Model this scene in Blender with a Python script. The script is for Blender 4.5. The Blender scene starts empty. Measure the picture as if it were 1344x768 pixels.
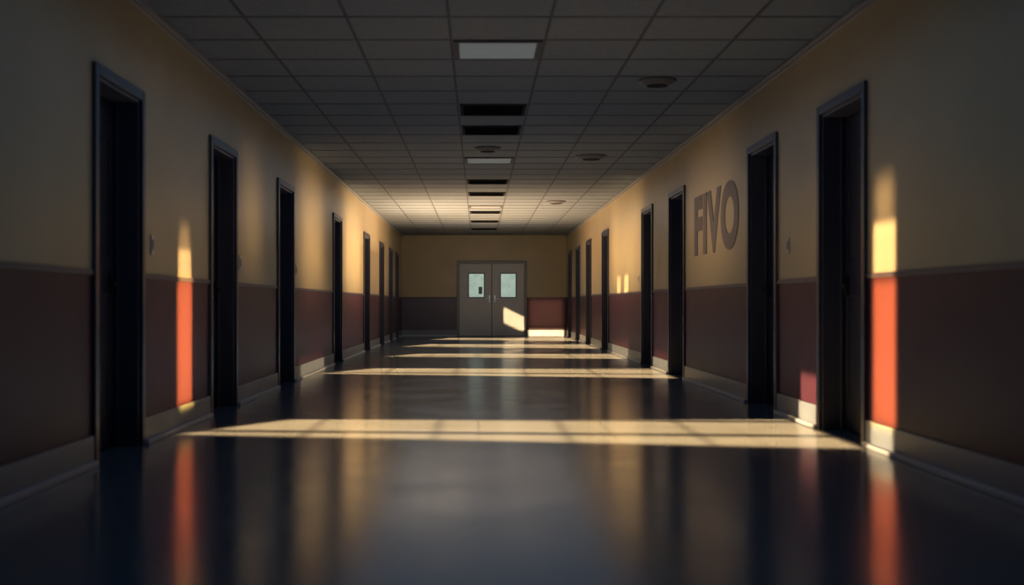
import bpy, bmesh, math
from mathutils import Vector, Matrix
S=bpy.context.scene
S.view_settings.view_transform='Standard'
S.view_settings.look='None'
XL,XR,H,YB,Y0=-2.10,2.40,2.76,31.2,-4.0
CAMZ=0.88
# ---------------- materials ----------------
def mat(name,col,rough=.5,spec=.5,metal=0,var=.08,scale=3,bump=0,bscale=60,emit=None,es=0,coat=0):
    m=bpy.data.materials.new(name); m.use_nodes=True
    nt=m.node_tree; b=nt.nodes['Principled BSDF']
    b.inputs['Roughness'].default_value=rough
    b.inputs['Specular IOR Level'].default_value=spec
    b.inputs['Metallic'].default_value=metal
    b.inputs['Coat Weight'].default_value=coat
    tc=nt.nodes.new('ShaderNodeTexCoord')
    n=nt.nodes.new('ShaderNodeTexNoise'); n.inputs['Scale'].default_value=scale; n.inputs['Detail'].default_value=5
    nt.links.new(tc.outputs['Object'],n.inputs['Vector'])
    r=nt.nodes.new('ShaderNodeValToRGB')
    r.color_ramp.elements[0].position=.3; r.color_ramp.elements[1].position=.7
    r.color_ramp.elements[0].color=tuple(c*(1-var) for c in col)+(1,)
    r.color_ramp.elements[1].color=tuple(min(1,c*(1+var)) for c in col)+(1,)
    nt.links.new(n.outputs['Fac'],r.inputs['Fac']); nt.links.new(r.outputs['Color'],b.inputs['Base Color'])
    if bump:
        n2=nt.nodes.new('ShaderNodeTexNoise'); n2.inputs['Scale'].default_value=bscale; n2.inputs['Detail'].default_value=3
        nt.links.new(tc.outputs['Object'],n2.inputs['Vector'])
        bp=nt.nodes.new('ShaderNodeBump'); bp.inputs['Strength'].default_value=bump; bp.inputs['Distance'].default_value=.01
        nt.links.new(n2.outputs['Fac'],bp.inputs['Height']); nt.links.new(bp.outputs['Normal'],b.inputs['Normal'])
    if emit:
        b.inputs['Emission Color'].default_value=emit+(1,); b.inputs['Emission Strength'].default_value=es
    return m
M_wall=mat('paint_beige',(.325,.262,.160),.38,.4,var=.06,scale=1.5,bump=.05,bscale=90)
M_wain=mat('wainscot_maroon',(.050,.0135,.026),.45,.22,var=.14,scale=2,bump=.05,bscale=70)
M_wain_unlit=mat('wainscot_unlit',(.080,.068,.10),.4,.4,var=.10,scale=2)  # wainscot out of the sun, its greyer tone put into the colour
M_cap=mat('trim_cap',(.06,.052,.07),.4,.3)
M_base=mat('baseboard_vinyl',(.15,.18,.22),.35)
M_edge=mat('baseboard_cove',(.34,.37,.41),.35)
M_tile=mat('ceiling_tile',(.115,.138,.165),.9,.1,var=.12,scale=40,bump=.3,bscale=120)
M_grid=mat('ceiling_grid',(.040,.045,.055),.7,.1)
M_crown=mat('wall_angle',(.18,.185,.19),.5,.3)
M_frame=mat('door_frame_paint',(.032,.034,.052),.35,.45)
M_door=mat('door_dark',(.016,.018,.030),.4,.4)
M_gray=mat('steel_door_gray',(.34,.36,.39),.45,var=.05)
M_gray2=mat('steel_frame_gray',(.15,.155,.18),.45,var=.05)
M_glass=mat('frosted_glass_glow',(.5,.6,.55),.3,emit=(.50,.70,.60),es=.50,var=.25,scale=7)  # glass glows by itself, standing in for light behind the door
M_metal=mat('brushed_steel',(.45,.44,.42),.3,metal=1)
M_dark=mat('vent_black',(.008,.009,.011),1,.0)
M_slat=mat('vent_slat',(.014,.015,.018),.9,.05)
M_lens=mat('light_diffuser',(.12,.13,.14),.6,.2,emit=(.58,.76,.82),es=.085,var=.1,scale=9)
M_white=mat('fixture_white',(.06,.065,.07),.7,.1)
M_det=mat('detector_plastic',(.07,.07,.08),.6,.3)
M_switch=mat('switch_plate',(.36,.33,.30),.4)
M_text=mat('letter_paint',(.080,.063,.080),.5)
M_floor=mat('polished_floor',(.082,.108,.140),.13,.38,var=.12,scale=1.2)
nt=M_floor.node_tree; b=nt.nodes['Principled BSDF']; tc=[n for n in nt.nodes if n.type=='TEX_COORD'][0]
br=nt.nodes.new('ShaderNodeTexBrick'); br.offset=0; br.inputs['Scale'].default_value=1
br.inputs['Brick Width'].default_value=.9; br.inputs['Row Height'].default_value=.9
br.inputs['Mortar Size'].default_value=.006; br.inputs['Mortar Smooth'].default_value=.3
br.inputs['Color1'].default_value=(1,1,1,1); br.inputs['Color2'].default_value=(.93,.93,.93,1); br.inputs['Mortar'].default_value=(.55,.55,.55,1)
nt.links.new(tc.outputs['Object'],br.inputs['Vector'])
mx=nt.nodes.new('ShaderNodeMix'); mx.data_type='RGBA'; mx.blend_type='MULTIPLY'; mx.inputs[0].default_value=1
old=b.inputs['Base Color'].links[0].from_socket
nt.links.new(old,mx.inputs[6]); nt.links.new(br.outputs['Color'],mx.inputs[7]); nt.links.new(mx.outputs[2],b.inputs['Base Color'])
n3=nt.nodes.new('ShaderNodeTexNoise'); n3.inputs['Scale'].default_value=1.7; n3.inputs['Detail'].default_value=6
nt.links.new(tc.outputs['Object'],n3.inputs['Vector'])
mr=nt.nodes.new('ShaderNodeMapRange'); mr.inputs[3].default_value=.11; mr.inputs[4].default_value=.24
nt.links.new(n3.outputs['Fac'],mr.inputs[0]); nt.links.new(mr.outputs[0],b.inputs['Roughness'])
# ---------------- mesh helpers ----------------
def boxes(name,lst,mats,parent=None,bevel=0,loc=(0,0,0)):
    bm=bmesh.new()
    for bx in lst:
        x0,x1,y0,y1,z0,z1=bx[:6]; mi=bx[6] if len(bx)>6 else 0
        r=bmesh.ops.create_cube(bm,size=1)
        for v in r['verts']:
            v.co=Vector(((x0+x1)/2+v.co.x*(x1-x0),(y0+y1)/2+v.co.y*(y1-y0),(z0+z1)/2+v.co.z*(z1-z0)))
        for f in set(f for v in r['verts'] for f in v.link_faces): f.material_index=mi
    me=bpy.data.meshes.new(name); bm.to_mesh(me); bm.free()
    for m in mats: me.materials.append(m)
    o=bpy.data.objects.new(name,me); S.collection.objects.link(o); o.location=loc
    if parent: o.parent=parent
    if bevel:
        md=o.modifiers.new('bevel','BEVEL'); md.width=bevel; md.segments=2; md.limit_method='ANGLE'
    return o
def empty(name,loc=(0,0,0)):
    e=bpy.data.objects.new(name,None); e.location=loc; S.collection.objects.link(e); return e
def lathe(name,prof,mats,loc,seg=40,parent=None):
    bm=bmesh.new(); rings=[]
    for r,z in prof:
        rings.append([bm.verts.new((r*math.cos(2*math.pi*i/seg),r*math.sin(2*math.pi*i/seg),z)) for i in range(seg)])
    for a,c in zip(rings,rings[1:]):
        for i in range(seg): bm.faces.new((a[i],a[(i+1)%seg],c[(i+1)%seg],c[i]))
    bm.faces.new(rings[-1]); bm.faces.new(rings[0][::-1])
    bmesh.ops.recalc_face_normals(bm,faces=bm.faces)
    me=bpy.data.meshes.new(name); bm.to_mesh(me); bm.free()
    for f in me.polygons: f.use_smooth=len(f.vertices)==4
    for m in mats: me.materials.append(m)
    o=bpy.data.objects.new(name,me); S.collection.objects.link(o); o.location=loc
    if parent:o.parent=parent
    return o
# ---------------- shell ----------------
T=.3
boxes('floor',[(XL-T,XR+T,Y0,YB+T,-.2,0)],[M_floor])
ceil=[(XL-T,XR+T,Y0,YB+T,H,H+.2,0)]
TW,TD=.67,.65
gx=[.14+TW*(k+.5) for k in range(-5,5)]
gx=[g for g in gx if XL+.05<g<XR-.05]
for g in gx: ceil.append((g-.010,g+.010,Y0,YB,H-.004,H+.01,1))
y=8.13-TD*18
while y<YB:
    if y>Y0: ceil.append((XL,XR,y-.010,y+.010,H-.0035,H+.01,1))
    y+=TD
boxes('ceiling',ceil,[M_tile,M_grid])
L=[(6.26,7.09),(8.95,9.84),(11.95,12.9),(16.5,17.45),(20.9,21.9),(24.2,25.2),(26.8,27.7),(28.9,29.8)]
R=[(7.1,8.0),(9.2,10.1),(13.3,14.3),(15.75,16.7),(21.05,22.05),(24.3,25.3),(27.0,28.0),(29.4,30.3)]
WH=1.05
def sidewall(name,x,s,doors,dh):
    lst=[]
    def seg(y0,y1,z0,z1,m): 
        a,b_=sorted((x,x+s*T)); lst.append((a,b_,y0,y1,z0,z1,m))
    ys=[Y0]
    for d in doors: ys+=[d[0],d[1]]
    ys.append(YB+T)
    for i in range(0,len(ys),2):
        seg(ys[i],ys[i+1],0,WH,1); seg(ys[i],ys[i+1],WH,H,0)
    for d in doors: seg(d[0],d[1],dh,H,0)
    boxes(name,lst,[M_wall,M_wain])
    cap=[];bb=[]
    for i in range(0,len(ys),2):
        y0=ys[i]+(0.055 if i else 0); y1=min(YB,ys[i+1]-.055)
        a,b_=sorted((x,x-s*.012)); cap.append((a,b_,y0,y1,WH-.012,WH+.018))
        a,b_=sorted((x,x-s*.016)); bb.append((a,b_,y0,y1,0,.165,0))
        a,b_=sorted((x,x-s*.04)); bb.append((a,b_,y0,y1,0,.03,1))
    side='left' if s<0 else 'right'
    boxes('trim_'+('1' if s<0 else '2'),cap,[M_cap],bevel=.003)
    boxes('baseboard_'+side,bb,[M_base,M_edge],bevel=.004)
    a,b_=sorted((x,x-s*.035))
    boxes('trim_'+('3' if s<0 else '4'),[(a,b_,Y0,YB,H-.03,H-.004),(min(x,x-s*.015),max(x,x-s*.015),Y0,YB,H-.055,H-.03)],[M_crown],bevel=.004)
DHL,DHR=2.15,2.21
sidewall('wall_left',XL,-1,L,DHL); sidewall('wall_right',XR,1,R,DHR)
n=0
def sidedoor(x,s,y0,y1,dh):
    global n; n+=1
    e=empty('door_%d'%n,(x,(y0+y1)/2,0)); w=(y1-y0)/2
    def B(nm,l,ms,bv=0):
        l=[(min(a*s,b*s),max(a*s,b*s))+tuple(r) for (a,b,*r) in l]
        return boxes(nm,l,ms,parent=e,bevel=bv)
    c=.05
    B('frame',[(-.022,.0,-w-c,-w+.01,0,dh+c),(-.022,.0,w-.01,w+c,0,dh+c),(-.022,.0,-w+.01,w-.01,dh-.01,dh+c),
               (.0,.22,-w,-w+.03,0,dh),(.0,.22,w-.03,w,0,dh),(.0,.22,-w+.03,w-.03,dh-.03,dh),
               (.12,.14,-w+.03,-w+.05,0,dh-.03),(.12,.14,w-.05,w-.03,0,dh-.03)],[M_frame],.005)
    dl=[(.15,.19,-w+.035,w-.035,.01,dh-.035)]
    for z0,z1 in ((.2,.95),(1.15,dh-.25)):
        for q in ((-w+.13,-w+.15,z0,z1),(w-.15,w-.13,z0,z1),(-w+.13,w-.13,z0,z0+.02),(-w+.13,w-.13,z1-.02,z1)):
            dl.append((.142,.15)+q)
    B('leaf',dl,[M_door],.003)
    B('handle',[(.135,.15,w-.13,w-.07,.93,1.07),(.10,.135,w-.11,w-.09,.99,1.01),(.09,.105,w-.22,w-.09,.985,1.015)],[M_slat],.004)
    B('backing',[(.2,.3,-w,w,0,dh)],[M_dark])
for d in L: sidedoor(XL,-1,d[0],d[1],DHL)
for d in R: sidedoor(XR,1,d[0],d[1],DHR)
dx0,dx1,dH=-.583,1.31,2.05
boxes('wall_back',[(XL,dx0,YB,YB+T,0,WH,1),(dx1,XR,YB,YB+T,0,WH,2),(XL,dx0,YB,YB+T,WH,H,0),(dx1,XR,YB,YB+T,WH,H,0),(dx0,dx1,YB,YB+T,dH,H,0)],[M_wall,M_wain_unlit,M_wain])  # left wainscot takes the unlit tone, right keeps the maroon
boxes('trim_5',[(XL,dx0-.01,YB-.012,YB,WH-.012,WH+.018),(dx1+.01,XR,YB-.012,YB,WH-.012,WH+.018)],[M_cap])
boxes('baseboard_back',[(XL,dx0-.01,YB-.016,YB,0,.165,0),(dx1+.01,XR,YB-.016,YB,0,.165,0),(XL,dx0-.01,YB-.04,YB,0,.03,1),(dx1+.01,XR,YB-.04,YB,0,.03,1)],[M_base,M_edge])
e=empty('double_door',((dx0+dx1)/2,YB,0)); hw=(dx1-dx0)/2
boxes('frame',[(-hw-.01,-hw+.06,-.03,.12,0,dH+.01),(hw-.06,hw+.01,-.03,.12,0,dH+.01),(-hw+.06,hw-.06,-.03,.12,dH-.07,dH+.01)],[M_gray2],parent=e,bevel=.006)
for s,nm in ((-1,'leaf_left'),(1,'leaf_right')):
    a,b_=(-hw+.065,-.008) if s<0 else (.008,hw-.065)
    wc={-1:(-.62,-.22),1:(.25,.65)}[s]; wz=(1.07,1.70)
    zt=dH-.075
    boxes(nm,[(a,wc[0],.02,.07,.01,zt),(wc[1],b_,.02,.07,.01,zt),(wc[0],wc[1],.02,.07,.01,wz[0]),(wc[0],wc[1],.02,.07,wz[1],zt)],[M_gray],parent=e)
    boxes(nm+'_window_trim',[(wc[0]-.03,wc[0],.005,.03,wz[0]-.03,wz[1]+.03),(wc[1],wc[1]+.03,.005,.03,wz[0]-.03,wz[1]+.03),(wc[0],wc[1],.005,.03,wz[0]-.03,wz[0]),(wc[0],wc[1],.005,.03,wz[1],wz[1]+.03)],[M_gray2],parent=e,bevel=.003)
    boxes(nm+'_glass',[(wc[0],wc[1],.04,.05,wz[0],wz[1])],[M_glass],parent=e)
    hx=-.09 if s<0 else .06
    boxes(nm+'_handle',[(hx,hx+.05,.005,.02,.92,1.12),(hx+.01,hx+.04,-.05,.005,1.0,1.03),(hx+.015 if s>0 else hx-.10,hx+.15 if s>0 else hx+.035,-.06,-.04,1.0,1.025)],[M_metal],parent=e,bevel=.004)
boxes('notice',[(-.36,-.26,.030,.038,1.15,1.35)],[M_gray2],parent=e)
boxes('backing',[(-hw,hw,.15,.3,0,dH)],[M_dark],parent=e)
boxes('wall_front',[(XL-T,XR+T,Y0-.2,Y0,0,H)],[M_wall])
# ---------------- ceiling fixtures ----------------
cx=.14
def panel(y0):
    e=empty('ceiling_light_panel',(cx,y0+TD/2,H)); a,b_=TW/2-.015,TD/2-.015
    boxes('housing',[(-a,a,-b_,-b_+.04,-.014,.0),(-a,a,b_-.04,b_,-.014,.0),(-a,-a+.04,-b_+.04,b_-.04,-.014,.0),(a-.04,a,-b_+.04,b_-.04,-.014,0)],[M_white],parent=e,bevel=.003)
    l=[(-a+.04,a-.04,-b_+.04,b_-.04,-.008,-.001,0)]
    boxes('diffuser',l,[M_lens,M_white],parent=e)
def vent(y0):
    e=empty('ceiling_air_vent',(cx,y0+TD/2,H)); a,b_=TW/2-.02,TD/2-.02
    boxes('frame',[(-a,a,-b_,-b_+.03,-.012,.0),(-a,a,b_-.03,b_,-.012,.0),(-a,-a+.03,-b_+.03,b_-.03,-.012,.0),(a-.03,a,-b_+.03,b_-.03,-.012,0)],[M_slat],parent=e,bevel=.003)
    l=[(-a+.03,a-.03,-b_+.03,b_-.03,-.006,-.001,0)]
    k=-b_+.07
    while k<b_-.05:
        l.append((-a+.03,a-.03,k,k+.012,-.011,-.006,1)); k+=.05
    boxes('louvres',l,[M_dark,M_dark],parent=e)
Y=lambda k:8.13+TD*k
panel(Y(0)); panel(Y(10)); panel(Y(21))
for k in (4,6,14,17,23,27,31): vent(Y(k))
def smoke(x,y,r):
    e=empty('smoke_detector',(x,y,H))
    lathe('body',[(r,0),(r,-.012),(r*.93,-.02),(r*.8,-.024),(r*.78,-.034),(r*.6,-.045),(r*.3,-.05)],[M_det],(0,0,0),parent=e)
    lathe('sensor_ring',[(r*.55,-.046),(r*.55,-.050),(r*.48,-.052)],[M_slat],(0,0,0),parent=e)
smoke(.11,13.75,.16); smoke(1.43,14.5,.20); smoke(1.5,9.6,.16); smoke(1.42,20.9,.18)
# ---------------- switches ----------------
def switch(x,s,y,z):
    e=empty('light_switch',(x,y,z))
    boxes('plate',[(min(0,-s*.008),max(0,-s*.008),-.04,.04,-.065,.065)],[M_switch],parent=e,bevel=.003)
    boxes('rocker',[(min(-s*.008,-s*.014),max(-s*.008,-s*.014),-.016,.016,-.034,.034)],[M_base],parent=e,bevel=.002)
switch(XL,-1,7.35,1.26); switch(XL,-1,10.05,1.24); switch(XL,-1,13.15,1.27)
switch(XR,1,8.85,1.33); switch(XR,1,17.1,1.25)
# ---------------- lettering on the right wall ----------------
cu=bpy.data.curves.new('wall_lettering','FONT'); cu.body='FIVO'; cu.size=1; cu.extrude=.01; cu.offset=.045; cu.space_character=1.12
to=bpy.data.objects.new('tmp_text',cu); S.collection.objects.link(to)
bpy.context.view_layer.update()
me=bpy.data.meshes.new_from_object(to.evaluated_get(bpy.context.evaluated_depsgraph_get()))
bpy.data.objects.remove(to)
xs=[v.co.x for v in me.vertices]; zs=[v.co.y for v in me.vertices]
x0,x1,z0,z1=min(xs),max(xs),min(zs),max(zs)
for v in me.vertices:
    u=(v.co.x-x0)/(x1-x0); w=(v.co.y-z0)/(z1-z0); dpt=v.co.z
    v.co=Vector((-.003-dpt*.3,-u*2.15,w*.66))
me.materials.clear(); me.materials.append(M_text)
o=bpy.data.objects.new('wall_lettering',me); S.collection.objects.link(o); o.location=(XR,12.68,1.40)
# ---------------- lights ----------------
WARM=(1,.66,.33)
def area(name,loc,rot,sx,sy,power,col=WARM,spread=180,spec=1,mask=None):
    l=bpy.data.lights.new(name,'AREA'); l.shape='RECTANGLE'; l.size=sx; l.size_y=sy
    l.energy=power; l.color=col; l.spread=math.radians(spread); l.specular_factor=spec
    o=bpy.data.objects.new(name,l); S.collection.objects.link(o); o.location=loc; o.rotation_euler=rot
    o.visible_camera=False
    if mask: mask(l)
    return o
def pane_mask(cols,rows,taper=True):  # masks a lamp into a window-pane pattern; no window is modelled
    def f(l):
        l.use_nodes=True; nt=l.node_tree; em=nt.nodes['Emission']
        g=nt.nodes.new('ShaderNodeNewGeometry'); sp=nt.nodes.new('ShaderNodeSeparateXYZ')
        nt.links.new(g.outputs['Parametric'],sp.inputs[0])
        def m(op,a,b_=None,c=None):
            n=nt.nodes.new('ShaderNodeMath'); n.operation=op
            for i,v in enumerate((a,b_,c)):
                if v is None: continue
                if isinstance(v,(int,float)): n.inputs[i].default_value=v
                else: nt.links.new(v,n.inputs[i])
            return n.outputs[0]
        def step(v,lo,hi):
            n=nt.nodes.new('ShaderNodeMapRange'); n.interpolation_type='SMOOTHSTEP'
            n.inputs[1].default_value=lo; n.inputs[2].default_value=hi
            nt.links.new(v,n.inputs[0]); return n.outputs[0]
        u,v=sp.outputs[0],sp.outputs[1]
        def bars(c,k,wd,amt):
            t=m('FRACT',m('MULTIPLY',c,k)); t=m('ABSOLUTE',m('SUBTRACT',t,.5))
            return m('SUBTRACT',1,m('MULTIPLY',step(t,.5-wd*1.6,.5-wd*.6),amt))
        k=m('MULTIPLY',bars(u,cols,.03,.5),bars(m('SUBTRACT',v,m('MULTIPLY',m('SUBTRACT',.5,u),.18)),rows,.09,.75))
        if taper:
            lo=m('SUBTRACT',v,m('MULTIPLY',m('SUBTRACT',1,u),.42))
            k=m('MULTIPLY',k,step(lo,0,.12))
            hi=m('SUBTRACT',m('ADD',m('MULTIPLY',u,4),.5),v)
            k=m('MULTIPLY',k,step(hi,0,.12))
        nt.links.new(k,em.inputs['Strength'])
    return f
P=18
def strip(name,y0,y1,x0=XL+.05,x1=XR-.05,p=46,cols=5,rows=2):
    A=(x1-x0)*(y1-y0)
    area(name,((x0+x1)/2,(y0+y1)/2,2.6),(0,0,0),x1-x0,y1-y0,p*A,(1,.52,.19),spread=2.5,mask=pane_mask(cols,rows))
strip('hidden_strip_lamp_1',6.84,8.7,p=44); strip('hidden_strip_lamp_2',13.4,15.6); strip('hidden_strip_lamp_3',18.2,20.2,-1.6); strip('hidden_strip_lamp_4',22.4,25.0,-1.6); strip('hidden_strip_lamp_5',27,29.5,-1.2)  # unseen lamps under the ceiling, added in place of sun through windows
def wallbeam(name,s,y0,y1,z0,z1,p,spread=3,d=1.0,col=WARM,spec=1):
    x=(XR-d) if s>0 else (XL+d)
    A=(y1-y0)*(z1-z0)
    area(name,(x,(y0+y1)/2,(z0+z1)/2),(0,-s*math.pi/2,0),z1-z0,y1-y0,p*A,spread=spread,col=col,spec=spec)
RED=(1,.52,.10)
wallbeam('hidden_patch_lamp_1',1,6.58,6.94,.165,1.02,P*3.4,8,col=RED)  # narrow unseen lamps facing the walls, added to make the sun patches
wallbeam('hidden_patch_lamp_1b',1,6.58,6.94,.0,.165,P*1.0,6)
wallbeam('hidden_patch_lamp_2',1,6.58,6.94,1.05,1.36,P*1.0,6)
wallbeam('hidden_patch_lamp_3',1,6.62,6.9,1.34,1.62,P*.26,14)
wallbeam('hidden_patch_lamp_4',1,8.08,8.5,.0,.36,P*1.2,6)
wallbeam('hidden_patch_lamp_5',-1,7.98,8.36,.17,1.04,P*3.0,9,col=RED)
wallbeam('hidden_patch_lamp_6',-1,8.0,8.34,1.05,1.26,P*.7,6)
wallbeam('hidden_patch_lamp_7',-1,8.04,8.3,1.22,1.42,P*.22,14)
wallbeam('hidden_patch_lamp_8',1,18.3,18.8,1.05,1.35,P*.7,3)
wallbeam('hidden_patch_lamp_9',1,19.3,19.8,1.05,1.35,P*.6,3)
wallbeam('hidden_patch_lamp_12',1,25.6,26.8,.0,.30,P*.3,10)
wallbeam('hidden_patch_lamp_15',1,18.2,20.4,.0,.22,P*.3,12)
wallbeam('hidden_patch_lamp_16',1,14.4,15.6,.0,.22,P*.4,12)
wallbeam('hidden_patch_lamp_14',-1,13.4,15.4,.0,.20,P*.3,14)
def slant(l):  # mask that cuts a lamp to a slanted patch of light
    l.use_nodes=True; nt=l.node_tree; em=nt.nodes['Emission']
    g=nt.nodes.new('ShaderNodeNewGeometry'); sp=nt.nodes.new('ShaderNodeSeparateXYZ'); nt.links.new(g.outputs['Parametric'],sp.inputs[0])
    a=nt.nodes.new('ShaderNodeMath'); a.operation='MULTIPLY_ADD'; nt.links.new(sp.outputs[0],a.inputs[0]); a.inputs[1].default_value=.40; nt.links.new(sp.outputs[1],a.inputs[2])
    r=nt.nodes.new('ShaderNodeValToRGB'); cr=r.color_ramp
    cr.elements[0].position=.28; cr.elements[0].color=(0,0,0,1); cr.elements[1].position=.38; cr.elements[1].color=(1,1,1,1)
    e2=cr.elements.new(.93); e2.color=(1,1,1,1); e3=cr.elements.new(1.0); e3.color=(0,0,0,1)
    nt.links.new(a.outputs[0],r.inputs[0]); nt.links.new(r.outputs[0],em.inputs['Strength'])
area('hidden_patch_lamp_10',(.97,YB-1,.48),(math.pi/2,0,0),.56,.66,P*.14,spread=5,mask=slant)  # unseen lamps aimed at the end wall, added for its sunlit spots
area('hidden_patch_lamp_11',(1.85,YB-1,.10),(math.pi/2,0,0),.95,.2,P*.09,spread=6)
area('hidden_patch_lamp_13',(1.85,YB-1,.62),(math.pi/2,0,0),.9,.75,P*.06,spread=16,col=(1,.5,.3))
wallbeam('wash_1',-1,10.2,11.0,1.3,2.1,2.2,80,.8,spec=.3)  # wash lamps are unseen, added to brighten the upper walls
wallbeam('wash_2',-1,13.6,15.4,1.2,2.2,7,120,.8,spec=.3)
wallbeam('wash_3',-1,18.0,20.5,1.2,2.4,15,130,.8,spec=.3)
wallbeam('wash_4',1,10.8,13.0,1.2,2.2,2.3,120,.8,spec=.3)
wallbeam('wash_5',1,16.8,20.6,1.2,2.3,9.5,130,.8,spec=.3)
# soft fills: unseen lamps added for bounced and ambient light
area('warm_fill_mid',(.1,23.0,.15),(math.pi,0,0),3,6,430,(1,.62,.32),spec=0,spread=120)
area('warm_fill_left',(-1.1,22.3,1.9),(math.pi,0,0),1.3,3,70,(1,.66,.36),spec=0)
area('end_wall_fill',(.1,26,1.9),(math.pi/2,0,0),3,1.2,9,(.88,.94,1),spec=0)
area('cool_fill_down',(.1,14,2.62),(0,0,0),3.5,28,46,(.34,.62,1),spec=0)
area('cool_fill_up',(.1,14,.1),(math.pi,0,0),3.5,22,42,(.34,.62,1),spec=0)
w=bpy.data.worlds.new('World'); S.world=w; w.use_nodes=True
w.node_tree.nodes['Background'].inputs[0].default_value=(.05,.06,.08,1); w.node_tree.nodes['Background'].inputs[1].default_value=.3
# ---------------- camera ----------------
cd=bpy.data.cameras.new('camera'); cam=bpy.data.objects.new('camera',cd); S.collection.objects.link(cam)
cam.location=(0,0,CAMZ); cam.rotation_euler=(math.pi/2,0,0)
cd.sensor_width=36; cd.lens=1500/1344*36; cd.shift_x=(672-628)/1344; cd.shift_y=(399-384)/1344
cd.dof.use_dof=True; cd.dof.focus_distance=22; cd.dof.aperture_fstop=1.6
cd.clip_start=.05; cd.clip_end=200
S.camera=cam
